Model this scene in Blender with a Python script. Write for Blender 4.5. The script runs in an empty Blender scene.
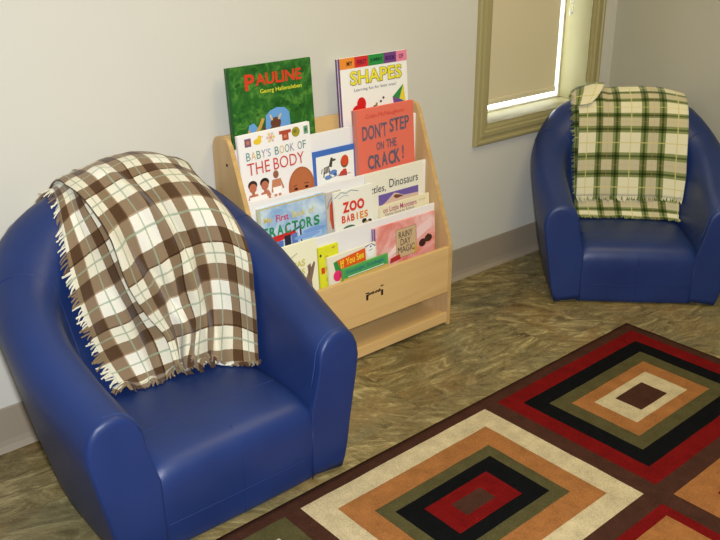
import bpy, bmesh, math, random
from mathutils import Vector, Matrix, noise
random.seed(7)
scene = bpy.context.scene
COL = scene.collection
R = math.radians

# ------------------------------------------------------------------ materials
def mat(name, color, rough=.6, spec=.5, metallic=0):
    m = bpy.data.materials.new(name); m.use_nodes = True
    b = m.node_tree.nodes['Principled BSDF']
    b.inputs['Base Color'].default_value = (*color, 1)
    b.inputs['Roughness'].default_value = rough
    b.inputs['Specular IOR Level'].default_value = spec
    b.inputs['Metallic'].default_value = metallic
    return m

def lin(r, g, b):
    f = lambda c: (c/255/12.92) if c/255 <= .04045 else ((c/255+.055)/1.055)**2.4
    return (f(r), f(g), f(b))

class NT:
    """small node helper"""
    def __init__(s, m):
        s.nt = m.node_tree; s.b = s.nt.nodes['Principled BSDF']
    def n(s, t, **kw):
        nd = s.nt.nodes.new(t)
        for k, v in kw.items():
            if k.startswith('_'): nd.inputs[k[1:].replace('_', ' ')].default_value = v
            else: setattr(nd, k, v)
        return nd
    def l(s, a, b): s.nt.links.new(a, b)
    def math(s, op, a, b=None, c=None):
        nd = s.n('ShaderNodeMath', operation=op)
        for i, v in enumerate((a, b, c)):
            if v is None: continue
            if hasattr(v, 'links'): s.l(v, nd.inputs[i])
            else: nd.inputs[i].default_value = v
        return nd.outputs[0]
    def mix(s, fac, a, b, mode='MIX'):
        nd = s.n('ShaderNodeMix', data_type='RGBA', blend_type=mode)
        for i, v in ((0, fac), (6, a), (7, b)):
            if hasattr(v, 'links'): s.l(v, nd.inputs[i])
            else: nd.inputs[i].default_value = v if i == 0 else (*v, 1)
        return nd.outputs[2]
    def ramp(s, fac, stops):
        nd = s.n('ShaderNodeValToRGB'); s.l(fac, nd.inputs[0])
        e = nd.color_ramp.elements
        e[0].position, e[0].color = stops[0][0], (*stops[0][1], 1)
        e[1].position, e[1].color = stops[1][0], (*stops[1][1], 1)
        for p, c in stops[2:]:
            x = e.new(p); x.color = (*c, 1)
        return nd.outputs[0]
    def coord(s, which='Object', scale=(1, 1, 1), rot=(0, 0, 0)):
        t = s.n('ShaderNodeTexCoord'); m = s.n('ShaderNodeMapping')
        m.inputs['Scale'].default_value = scale; m.inputs['Rotation'].default_value = rot
        s.l(t.outputs[which], m.inputs[0]); return m.outputs[0]
    def noise(s, vec, scale, detail=3, rough=.5, dist=0):
        nd = s.n('ShaderNodeTexNoise'); s.l(vec, nd.inputs['Vector'])
        nd.inputs['Scale'].default_value = scale; nd.inputs['Detail'].default_value = detail
        nd.inputs['Roughness'].default_value = rough; nd.inputs['Distortion'].default_value = dist
        return nd.outputs['Fac']
    def bump(s, h, strength=.2, dist=.002):
        nd = s.n('ShaderNodeBump'); s.l(h, nd.inputs['Height'])
        nd.inputs['Strength'].default_value = strength; nd.inputs['Distance'].default_value = dist
        s.l(nd.outputs[0], s.b.inputs['Normal'])
    def color(s, c): s.l(c, s.b.inputs['Base Color'])

def wall_material(c=lin(205, 202, 192)):
    m = mat('painted_wall', c, .75, .3); t = NT(m)
    v = t.coord(); t.bump(t.noise(v, 160, 3), .25, .001)
    return m

def vinyl_material():
    m = mat('blue_vinyl', lin(30, 56, 125), .42, .45); t = NT(m)
    v = t.coord(); n = t.noise(v, 6, 2)
    t.color(t.ramp(n, [(.3, lin(24, 44, 96)), (.7, lin(28, 50, 106))]))
    vo = t.n('ShaderNodeTexVoronoi', feature='DISTANCE_TO_EDGE'); t.l(v, vo.inputs['Vector']); vo.inputs['Scale'].default_value = 420
    big = t.noise(v, 14, 3)
    h = t.math('ADD', t.math('MULTIPLY', vo.outputs[0], .35), t.math('MULTIPLY', big, 1.4))
    t.bump(h, .22, .004)
    return m

def floor_material():
    m = mat('slate_vinyl_floor', (.1, .1, .08), .42, .4); t = NT(m)
    base = t.coord('Object')
    # plank sized sheets, each with its own grain direction
    br = t.n('ShaderNodeTexBrick'); t.l(base, br.inputs['Vector'])
    br.offset = .5
    for k, v in (('Scale', 1.0), ('Mortar Size', .0012), ('Mortar Smooth', .3), ('Brick Width', .61), ('Row Height', .305), ('Bias', 0.)):
        br.inputs[k].default_value = v
    br.inputs['Color1'].default_value = (0, 0, 0, 1); br.inputs['Color2'].default_value = (1, 1, 1, 1); br.inputs['Mortar'].default_value = (.5, .5, .5, 1)
    rid = t.n('ShaderNodeSeparateColor'); t.l(br.outputs['Color'], rid.inputs[0])
    ang = t.math('MULTIPLY', rid.outputs[0], .9)
    rot = t.n('ShaderNodeVectorRotate', rotation_type='Z_AXIS'); t.l(base, rot.inputs['Vector']); t.l(ang, rot.inputs['Angle'])
    off = t.n('ShaderNodeCombineXYZ'); t.l(t.math('MULTIPLY', rid.outputs[0], 37.), off.inputs[2])
    add = t.n('ShaderNodeVectorMath', operation='ADD'); t.l(rot.outputs[0], add.inputs[0]); t.l(off.outputs[0], add.inputs[1])
    st = t.n('ShaderNodeMapping'); t.l(add.outputs[0], st.inputs[0]); st.inputs['Scale'].default_value = (1.3, 3.4, 1)
    st.inputs['Rotation'].default_value = (0, 0, R(25))
    a = t.noise(st.outputs[0], 5.2, 9, .70, 1.5)
    b = t.noise(add.outputs[0], 3.2, 4, .6, .6)
    c = t.noise(st.outputs[0], 24, 6, .75, 3.0)
    col = t.ramp(a, [(.30, lin(58, 47, 27)), (.70, lin(178, 164, 118)), (.42, lin(98, 85, 52)), (.55, lin(126, 113, 76))])
    rust = t.ramp(b, [(.50, (0, 0, 0)), (.72, (1, 1, 1))])
    col = t.mix(t.math('MULTIPLY', rust, .55), col, lin(132, 94, 46))
    grey = t.ramp(t.noise(add.outputs[0], 2.3, 3, .6), [(.5, (0, 0, 0)), (.68, (1, 1, 1))])
    col = t.mix(t.math('MULTIPLY', grey, .45), col, lin(104, 108, 86))
    vein = t.ramp(c, [(.55, (0, 0, 0)), (.66, (1, 1, 1))])
    col = t.mix(t.math('MULTIPLY', vein, .48), col, lin(188, 176, 134))
    dk = t.ramp(t.noise(st.outputs[0], 9, 7, .72, 3.2), [(.33, (1, 1, 1)), (.44, (0, 0, 0))])
    col = t.mix(t.math('MULTIPLY', dk, .5), col, lin(58, 48, 34))
    col = t.mix(t.math('MULTIPLY', br.outputs['Fac'], .35), col, lin(60, 52, 38))
    big = t.ramp(t.noise(base, 2.1, 3, .6, .5), [(.35, (.90, .89, .87)), (.65, (1.36, 1.34, 1.30))])
    col = t.mix(1., col, big, 'MULTIPLY')
    t.color(col)
    t.bump(c, .12, .001)
    return m

def wood_material(name, c1, c2, axis=0):
    m = mat(name, c1, .38, .4); t = NT(m)
    sc = [26, 26, 26]; sc[axis] = 2.0
    v = t.coord('Object', tuple(sc)); n = t.noise(v, 1.0, 5, .55, .8)
    n2 = t.noise(t.coord('Object'), 7, 2)
    c = t.ramp(n, [(.3, c1), (.7, c2)])
    t.color(t.mix(t.math('MULTIPLY', n2, .35), c, tuple(x*.86 for x in c1)))
    return m

def plaid_material(name, base, cream, period, bands, thin, weave=900):
    """bands: (start, width, colour, strength); thin: (pos, width, colour, strength) as fractions of a period"""
    m = mat(name, base, .95, .1); t = NT(m)
    uv = t.n('ShaderNodeTexCoord').outputs['UV']
    nz = t.n('ShaderNodeTexNoise'); t.l(uv, nz.inputs['Vector']); nz.inputs['Scale'].default_value = 260; nz.inputs['Detail'].default_value = 2
    jit = t.n('ShaderNodeVectorMath', operation='MULTIPLY_ADD'); t.l(nz.outputs['Color'], jit.inputs[0])
    jit.inputs[1].default_value = (.0022, .0022, 0); t.l(uv, jit.inputs[2])
    sp = t.n('ShaderNodeSeparateXYZ'); t.l(jit.outputs[0], sp.inputs[0])
    col = base
    ax = [t.math('FRACT', t.math('DIVIDE', sp.outputs[i], period)) for i in (0, 1)]
    def band(f, s, w):
        d = t.math('ABSOLUTE', t.math('SUBTRACT', f, s + w/2))
        return t.math('LESS_THAN', d, w/2)
    for (s, w, c, k) in cream:
        f = t.math('MAXIMUM', band(ax[0], s, w), band(ax[1], s, w))
        col = t.mix(t.math('MULTIPLY', f, k), col, c)
    for (s, w, c, k) in bands:
        for i in (0, 1):
            col = t.mix(t.math('MULTIPLY', band(ax[i], s, w), k), col, c, 'MULTIPLY')
    for (s, w, c, k) in thin:
        for i in (0, 1):
            col = t.mix(t.math('MULTIPLY', band(ax[i], s, w), k), col, c)
    fz = t.noise(t.coord('UV'), 500, 4, .7)
    col = t.mix(.35, col, t.ramp(fz, [(.3, (.55, .55, .55)), (.7, (1, 1, 1))]), 'MULTIPLY')
    t.color(col); t.bump(fz, .5, .003)
    m.node_tree.nodes['Principled BSDF'].inputs['Sheen Weight'].default_value = .25
    return m

def pile_material(name, c):
    m = mat(name, c, 1, .05); t = NT(m)
    v = t.coord('Object'); n = t.noise(v, 330, 3, .7); n2 = t.noise(v, 25, 3, .6)
    f = t.math('ADD', t.math('MULTIPLY', n, .65), t.math('MULTIPLY', n2, .35))
    t.color(t.ramp(f, [(.33, tuple(x*.62 for x in c)), (.66, tuple(min(1, x*1.25) for x in c))]))
    t.bump(n, .8, .004)
    return m

M = {}
M['wall'] = wall_material()
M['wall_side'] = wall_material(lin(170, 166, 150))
M['ceiling'] = mat('ceiling_tile', lin(225, 222, 214), .9, .1)
M['floor'] = floor_material()
M['cove'] = mat('cove_base', lin(152, 139, 121), .5, .4)
M['vinyl'] = vinyl_material()
M['seam'] = mat('blue_seam', lin(26, 46, 104), .5, .4)
M['thread'] = mat('blue_stitching', lin(46, 72, 130), .6, .3)
M['maple'] = wood_material('maple_plywood', lin(224, 188, 130), lin(212, 172, 112), 0)
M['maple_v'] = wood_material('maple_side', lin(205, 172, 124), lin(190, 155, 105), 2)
M['ply_edge'] = wood_material('plywood_edge', lin(214, 178, 118), lin(186, 146, 90), 0)
M['laminate'] = mat('white_laminate', lin(238, 236, 236), .35, .5)
M['trim'] = mat('olive_trim_paint', lin(158, 148, 104), .4, .4)
M['reveal'] = mat('window_reveal_paint', lin(140, 134, 94), .6, .3)
M['frame_white'] = mat('white_window_sash', lin(225, 225, 220), .4, .4)
M['burn'] = mat('burnt_mark', lin(48, 30, 16), .7, .2)
M['metal'] = mat('ball_chain', lin(215, 215, 210), .35, .5)
M['lamp_frame'] = mat('lamp_housing', lin(235, 235, 230), .5, .3)

# ------------------------------------------------------------------ object helpers
def link(name, me, material=None, parent=None):
    o = bpy.data.objects.new(name, me); COL.objects.link(o)
    if material is not None:
        for mm in (material if isinstance(material, (list, tuple)) else [material]): me.materials.append(mm)
    if parent: o.parent = parent
    return o

def from_bm(name, bm, material=None, parent=None, smooth=False, auto=None):
    bmesh.ops.recalc_face_normals(bm, faces=bm.faces) if auto is None else None
    me = bpy.data.meshes.new(name); bm.to_mesh(me); bm.free()
    if smooth:
        for p in me.polygons: p.use_smooth = True
    return link(name, me, material, parent)

def empty(name, loc, rz=0):
    o = bpy.data.objects.new(name, None); COL.objects.link(o)
    o.location = loc; o.rotation_euler = (0, 0, rz); o.empty_display_size = .1
    return o

def tag(o, label=None, cat=None, group=None, kind=None):
    if label: o['label'] = label
    if cat: o['category'] = cat
    if group: o['group'] = group
    if kind: o['kind'] = kind
    return o

def add_box(bm, x0, x1, y0, y1, z0, z1, bevel=0, seg=2, mi=0):
    r = bmesh.ops.create_cube(bm, size=1)
    vs = r['verts']
    for v in vs:
        v.co = Vector(((x0+x1)/2 + v.co.x*(x1-x0), (y0+y1)/2 + v.co.y*(y1-y0), (z0+z1)/2 + v.co.z*(z1-z0)))
    fs = set(f for v in vs for f in v.link_faces)
    for f in fs: f.material_index = mi
    if bevel:
        es = list(set(e for v in vs for e in v.link_edges))
        bmesh.ops.bevel(bm, geom=es, offset=bevel, segments=seg, affect='EDGES', profile=.5, clamp_overlap=True)

def tube_mesh(bm, pts, rad, n=8, close=False, cap=True):
    rings = []
    N = len(pts)
    for i, p in enumerate(pts):
        p = Vector(p); a = Vector(pts[(i-1) % N if close else max(0, i-1)]); b = Vector(pts[(i+1) % N if close else min(N-1, i+1)])
        t = (b-a).normalized(); u = t.cross(Vector((0, 0, 1)))
        if u.length < .05: u = t.cross(Vector((0, 1, 0)))
        u.normalize(); w = t.cross(u)
        r = rad[i] if isinstance(rad, (list, tuple)) else rad
        rings.append([bm.verts.new(p + u*r*math.cos(2*math.pi*k/n) + w*r*math.sin(2*math.pi*k/n)) for k in range(n)])
    for i in range(N if close else N-1):
        A, B = rings[i], rings[(i+1) % N]
        for k in range(n): bm.faces.new((A[k], A[(k+1) % n], B[(k+1) % n], B[k]))
    if cap and not close:
        bm.faces.new(rings[0][::-1]); bm.faces.new(rings[-1])

def catmull(P, n):
    """open Catmull-Rom through tuples P, n samples"""
    out = []; m = len(P)-1
    for i in range(n):
        t = i/(n-1)*m; k = min(int(t), m-1); f = t-k
        p = [P[max(0, min(m, k+j))] for j in (-1, 0, 1, 2)]
        if k == 0: p[0] = tuple(2*a-b for a, b in zip(P[0], P[1]))
        if k == m-1: p[3] = tuple(2*a-b for a, b in zip(P[m], P[m-1]))
        out.append(tuple(.5*((2*p[1][c]) + (-p[0][c]+p[2][c])*f + (2*p[0][c]-5*p[1][c]+4*p[2][c]-p[3][c])*f*f + (-p[0][c]+3*p[1][c]-3*p[2][c]+p[3][c])*f**3) for c in range(len(P[0]))))
    return out

def structure(o): o['kind'] = 'structure'; return o

# ------------------------------------------------------------------ room
XR, XL, YF, H = 3.203, -3.2, -5.4, 2.6
WX0, WX1, WZ0, WZ1 = 2.425, 3.035, .595, 1.95     # window opening
WT = .17                                           # wall thickness at the window
bm = bmesh.new(); add_box(bm, XL-.2, XR+.2, YF-.2, .2, -.1, 0)
structure(from_bm('floor', bm, M['floor']))
bm = bmesh.new()
add_box(bm, XL-.15, WX0, 0, WT, 0, H); add_box(bm, WX1, XR+.15, 0, WT, 0, H)
add_box(bm, WX0, WX1, 0, WT, 0, WZ0); add_box(bm, WX0, WX1, 0, WT, WZ1, H)
structure(from_bm('wall_back', bm, M['wall']))
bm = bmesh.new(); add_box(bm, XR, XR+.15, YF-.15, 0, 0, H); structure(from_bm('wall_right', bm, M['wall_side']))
bm = bmesh.new(); add_box(bm, XL-.15, XL, YF-.15, 0, 0, H); structure(from_bm('wall_left', bm, M['wall']))
bm = bmesh.new(); add_box(bm, XL, XR, YF-.15, YF, 0, H); structure(from_bm('wall_front', bm, M['wall']))
bm = bmesh.new(); add_box(bm, XL-.15, XR+.15, YF-.15, WT, H, H+.1); structure(from_bm('ceiling', bm, M['ceiling']))

def cove(name, a, b, d):
    """vinyl cove base: profile swept from a to b, d = direction into the room"""
    prof = [(0, .126), (.003, .127), (.0045, .123), (.005, .03), (.008, .014), (.018, .003), (.02, 0), (0, 0)]
    bm = bmesh.new(); rings = []
    for p in (a, b): rings.append([bm.verts.new((p[0]+d[0]*u, p[1]+d[1]*u, z)) for u, z in prof])
    for k in range(len(prof)):
        bm.faces.new((rings[0][k], rings[0][(k+1) % len(prof)], rings[1][(k+1) % len(prof)], rings[1][k]))
    bm.faces.new(rings[0]); bm.faces.new(rings[1][::-1])
    return structure(from_bm(name, bm, M['cove']))
cove('baseboard_back', (XL, 0), (XR, 0), (0, -1))
cove('baseboard_right', (XR, -.0), (XR, YF), (-1, 0))
cove('baseboard_left', (XL, 0), (XL, YF), (1, 0))

# window: moulded casing, reveal, sash with glass
def casing(x0, x1, z0, z1, w):
    prof = [(0, 0), (0, .014), (.006, .018), (.014, .018), (.018, .013), (.026, .013), (.034, .016), (.048, .016), (.054, .011), (.062, .011), (w, .007), (w, 0)]  # outward distance, projection
    prof = [(w-a, b) for a, b in prof]
    bm = bmesh.new(); rings = []
    for cx, cz, sx, sz in ((x0, z0, -1, -1), (x1, z0, 1, -1), (x1, z1, 1, 1), (x0, z1, -1, 1)):
        rings.append([bm.verts.new((cx+sx*a, -b, cz+sz*a)) for a, b in prof])
    for i in range(4):
        A, B = rings[i], rings[(i+1) % 4]
        for k in range(len(prof)-1): bm.faces.new((A[k], A[k+1], B[k+1], B[k]))
    return bm
win = from_bm('window_1', casing(WX0, WX1, WZ0, WZ1, .071), M['trim']); structure(win)
bm = bmesh.new()
e = .004
add_box(bm, WX0, WX0+e, -.002, WT, WZ0, WZ1); add_box(bm, WX1-e, WX1, -.002, WT, WZ0, WZ1)
add_box(bm, WX0, WX1, -.002, WT, WZ0, WZ0+e); add_box(bm, WX0, WX1, -.002, WT, WZ1-e, WZ1)
from_bm('window_reveal', bm, M['reveal'], win)
bm = bmesh.new(); s = .014
add_box(bm, WX0+e, WX0+s, .13, .16, WZ0+e, WZ1-e, .003); add_box(bm, WX1-s, WX1-e, .13, .16, WZ0+e, WZ1-e, .003)
add_box(bm, WX0+s, WX1-s, .13, .16, WZ0+e, WZ0+s, .003); add_box(bm, WX0+s, WX1-s, .13, .16, WZ1-s, WZ1-e, .003)
from_bm('window_sash', bm, M['frame_white'], win)
glass = mat('window_glass', (1, 1, 1), 0.0, .5); glass.node_tree.nodes['Principled BSDF'].inputs['Transmission Weight'].default_value = 1
bm = bmesh.new(); add_box(bm, WX0+s, WX1-s, .143, .147, WZ0+s, WZ1-s); from_bm('window_pane', bm, glass, win)

# roller shade
sh = empty('roller_shade', (2.70, .1, .637))
tag(sh, 'tan roller shade pulled down inside the window, light leaking round it', 'window shade')
fab = mat('tan_shade_fabric', lin(214, 202, 170), .9, .1)
nt = NT(fab); nt.bump(nt.noise(nt.coord('Object'), 500, 2), .3, .001)
fab.node_tree.nodes['Principled BSDF'].inputs['Transmission Weight'].default_value = 0
bm = bmesh.new(); add_box(bm, -.262, .258, -.001, .001, .02, 1.27); from_bm('shade_fabric', bm, fab, sh)
bm = bmesh.new(); add_box(bm, -.262, .258, -.006, .006, 0, .024, .004); from_bm('hem_bar', bm, fab, sh)
bm = bmesh.new(); tube_mesh(bm, [(-.265, .0, 1.278), (.27, .0, 1.278)], .022, 16); from_bm('roller', bm, fab, sh, True)
bm = bmesh.new()
for k in range(60):
    for dx in (-.009, .009):
        bmesh.ops.create_icosphere(bm, subdivisions=1, radius=.0028, matrix=Matrix.Translation((.288+dx, -.03, .332+k*.0155)))
for dx in (-.009, .009): tube_mesh(bm, [(.288+dx, -.03, .33), (.288+dx, -.03, 1.26)], .0008, 5)
bmesh.ops.create_icosphere(bm, subdivisions=2, radius=.008, matrix=Matrix.Translation((.288, -.03, .318)))
tube_mesh(bm, [(.279, -.03, .332), (.283, -.03, .32), (.288, -.03, .316), (.293, -.03, .32), (.297, -.03, .332)], .002, 6)
from_bm('pull_chain', bm, M['metal'], sh, True)

# ------------------------------------------------------------------ armchair
RIM = [(.30, -.29, .385), (.312, -.15, .428), (.322, -.02, .485), (.306, .10, .550), (.240, .205, .634), (.130, .247, .687), (0, .262, .698)]
OUTB = [(.30, -.29), (.302, -.15), (.300, -.02), (.282, .10), (.215, .21), (.115, .262), (0, .272)]
OUTT = [(.352, -.29), (.368, -.15), (.376, -.02), (.364, .12), (.298, .238), (.165, .292), (0, .305)]
INT = [(.226, -.29), (.238, -.15), (.246, -.02), (.226, .07), (.170, .132), (.090, .158), (0, .166)]
INS = [(.200, -.29), (.203, -.15), (.205, -.05), (.190, .005), (.145, .038), (.075, .052), (0, .056)]
def armchair_section(i, arrs):
    rim, ob, ot, it, ins = (a[i] for a in arrs)
    h = rim[2]; sh_ = .078
    pts = []
    B = (ob[0]*.985, ob[1]*.985 if ob[1] > 0 else ob[1], .006)
    pts.append(B)
    hs = h - sh_
    for f in (.06, .2, .4, .6, .8, 1.0):
        g = f**.85
        pts.append((ob[0]+(ot[0]-ob[0])*g, ob[1]+(ot[1]-ob[1])*g, .012+(hs-.012)*f))
    for k in range(1, 9):
        a = math.pi*k/9
        cx, cy = (ot[0]+it[0])/2, (ot[1]+it[1])/2
        ux, uy = (ot[0]-it[0])/2, (ot[1]-it[1])/2
        ca = math.copysign(abs(math.cos(a))**.92, math.cos(a)); sa = math.sin(a)**.9
        pts.append((cx+ux*ca, cy+uy*ca, hs+sh_*sa))
    for f in (1, .75, .5, .25, 0):
        g = f**.9
        pts.append((ins[0]+(it[0]-ins[0])*g, ins[1]+(it[1]-ins[1])*g, .20+(hs-.20)*f))
    pts.append((ins[0], ins[1], .10)); pts.append((ins[0], ins[1], .02))
    return [Vector(p) for p in pts]
def make_armchair(name, label):
    root = empty(name, (0, 0, 0))
    tag(root, label, 'armchair', 'blue vinyl tub armchairs')
    NS = 22
    half = [catmull(a, NS) for a in (RIM, OUTB, OUTT, INT, INS)]
    full = []
    for a in half:
        left = [(-p[0],) + tuple(p[1:]) for p in a[:-1]]
        full.append(left + a[::-1])
    secs = [armchair_section(i, full) for i in range(len(full[0]))]
    # rounded front ends of the arms
    def shrink(sec, f, dy):
        c = Vector((math.copysign(.205, sec[5].x), 0, .17))
        out = []
        for p in sec:
            q = p.copy(); q.x = c.x+(p.x-c.x)*f; q.z = p.z-(1-f)*1.3*max(0, (p.z-.15)); q.y = p.y+dy; out.append(q)
        return out
    S0, S1 = secs[0], secs[-1]
    ends = [(.997, -.003), (.99, -.007), (.975, -.0102), (.955, -.0122), (.94, -.0128)]
    front = [shrink(S0, f, d) for f, d in ends][::-1]; back = [shrink(S1, f, d) for f, d in ends]
    allsec = front+secs+back
    bm = bmesh.new(); rings = [[bm.verts.new(p) for p in s_] for s_ in allsec]
    n = len(rings[0])
    for A, B in zip(rings, rings[1:]):
        for k in range(n): bm.faces.new((A[k], A[(k+1) % n], B[(k+1) % n], B[k]))
    for ring_v, flip in ((rings[0], False), (rings[-1], True)):
        cen = sum((v.co for v in ring_v), Vector())/len(ring_v); cen.x = sum(v.co.x for v in ring_v if .1 < v.co.z < .3)/max(1, len([v for v in ring_v if .1 < v.co.z < .3])); cen.z = .19
        cur = ring_v
        for f in (.9, .7, .4):
            nx = [bm.verts.new(Vector((cen.x+(v.co.x-cen.x)*f, v.co.y-.0012*(1-f), cen.z+(v.co.z-cen.z)*f))) for v in ring_v]
            for k in range(n):
                q = (cur[k], nx[k], nx[(k+1) % n], cur[(k+1) % n])
                bm.faces.new(q if not flip else q[::-1])
            cur = nx
        cv = bm.verts.new(cen + Vector((0, 0, 0)))
        for k in range(n):
            q = (cur[k], cv, cur[(k+1) % n]); bm.faces.new(q if not flip else q[::-1])
    # soft upholstery unevenness
    for v in bm.verts:
        if v.co.z > .03:
            d = noise.noise(v.co*5.5+Vector((3, 1, 7)))*.0035
            v.co += Vector((v.co.x, v.co.y, 0)).normalized()*d
    shell = from_bm('back_and_arms', bm, M['vinyl'], root, True)
    # seat block
    prof = [(-.286, .004), (-.296, .012), (-.300, .05), (-.3025, .10), (-.304, .15), (-.300, .185), (-.286, .210), (-.262, .224), (-.22, .231), (-.15, .233), (-.08, .232), (0, .229), (.06, .226)]
    prof = catmull(prof, 40)
    xs = [-.209, -.206, -.202, -.194, -.18, -.15, -.10, -.05, -.012, -.004, .004, .012, .05, .10, .15, .18, .194, .202, .206, .209]
    bm = bmesh.new(); g = []
    for x in xs:
        row = []
        edge = max(0, (abs(x)-.175)/.04)
        for (y, z) in prof:
            up = max(0, min(1, (z-.17)/.05))
            fr = max(0, min(1, (-.27-y)/.02))
            yy = y + edge**2*.004*fr*min(1, .35+z*6)
            zz = z - edge**2*.020*up
            pil = (1-(x/.2)**2)*.004
            zz += pil*up
            yy -= pil*fr*.8
            row.append(bm.verts.new((x, yy, zz)))
        g.append(row)
    for i in range(len(xs)-1):
        for k in range(len(prof)-1): bm.faces.new((g[i][k], g[i][k+1], g[i+1][k+1], g[i+1][k]))
    # underside and back so the seat is solid
    lb = [[bm.verts.new((x, y, .004)) for y in (.06,)] for x in xs]
    for i in range(len(xs)-1):
        bm.faces.new((g[i][-1], lb[i][0], lb[i+1][0], g[i+1][-1])); bm.faces.new((lb[i][0], g[i][0], g[i+1][0], lb[i+1][0]))
    bm.faces.new([v for v in g[0]]+[lb[0][0]]); bm.faces.new(([v for v in g[-1]]+[lb[-1][0]])[::-1])
    seat = from_bm('seat', bm, M['vinyl'], root, True)
    # seams: sunken welts with a stitched line
    bm = bmesh.new()
    def seatz(y):
        for (a, za), (b, zb) in zip(prof, prof[1:]):
            if a <= y <= b: return za+(zb-za)*(y-a)/(b-a)
        return prof[-1][1]
    P = []
    for i in range(25):
        y = -.2985 + 0*i
        P.append((0.0, -.3063, .02+.0*i))
    line = [(0, y-.0035, z+.0) for y, z in prof if z < .205 and y < -.28] + [(0, y, z+.0042) for y, z in prof if y >= -.275 and y <= -.255]
    tube_mesh(bm, line, .0011, 6)
    tube_mesh(bm, [(x, -.165, .2325+.004*(1-(x/.2)**2)) for x in [(-.195+.39*i/30) for i in range(31)]], 0.0012, 6)
    tube_mesh(bm, [(x, -.3034-.0026*(1-(x/.2)**2), .078) for x in [(-.197+.394*i/30) for i in range(31)]], .0011, 6)
    for sx in (-1, 1):
        tube_mesh(bm, [(sx*.2, -.2985, .006), (sx*.2005, -.301, .05), (sx*.2015, -.302, .10), (sx*.2035, -.301, .15)], .0014, 6)
    from_bm('seat_seam', bm, M['seam'], seat, True)
    for S, sx in ((S0, -1), (S1, 1)):
        bm = bmesh.new()
        off = [p + Vector((p.x-sx*.275, 0, max(0, p.z-.25))).normalized()*.0006 + Vector((0, .004, 0)) for p in S[5:-4]]
        tube_mesh(bm, off, .0012, 6)
        from_bm('arm_piping', bm, M['thread'], shell, True)
    # seams where each arm meets the back
    for sx in (-1, 1):
        i = 11 if sx < 0 else len(secs)-1-11
        bm = bmesh.new(); tube_mesh(bm, [p+(Vector((p.x-sx*.31, p.y+.0, max(0., (p.z-.5)))).normalized()*.0003) for p in secs[i][1:-3]], .0016, 6)
        from_bm('back_seam', bm, M['seam'], shell, True)
    return root

armchair = make_armchair('armchair', 'blue vinyl tub armchair in the left foreground, brown plaid blanket over it')
armchair.location = (.868, -.358, 0); armchair.scale = (1.035, 1.035, 1.05)
def copy_tree(o, parent=None):
    c = o.copy(); COL.objects.link(c); c.parent = parent
    for ch in list(o.children): copy_tree(ch, c)
    return c
arm2 = copy_tree(armchair)
arm2.location = (2.822, -.388, 0); arm2.scale = (.985,)*3; arm2.rotation_euler = (0, 0, R(-45))
arm2['label'] = 'blue vinyl tub armchair in the far corner by the window, green plaid blanket over it'

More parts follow.
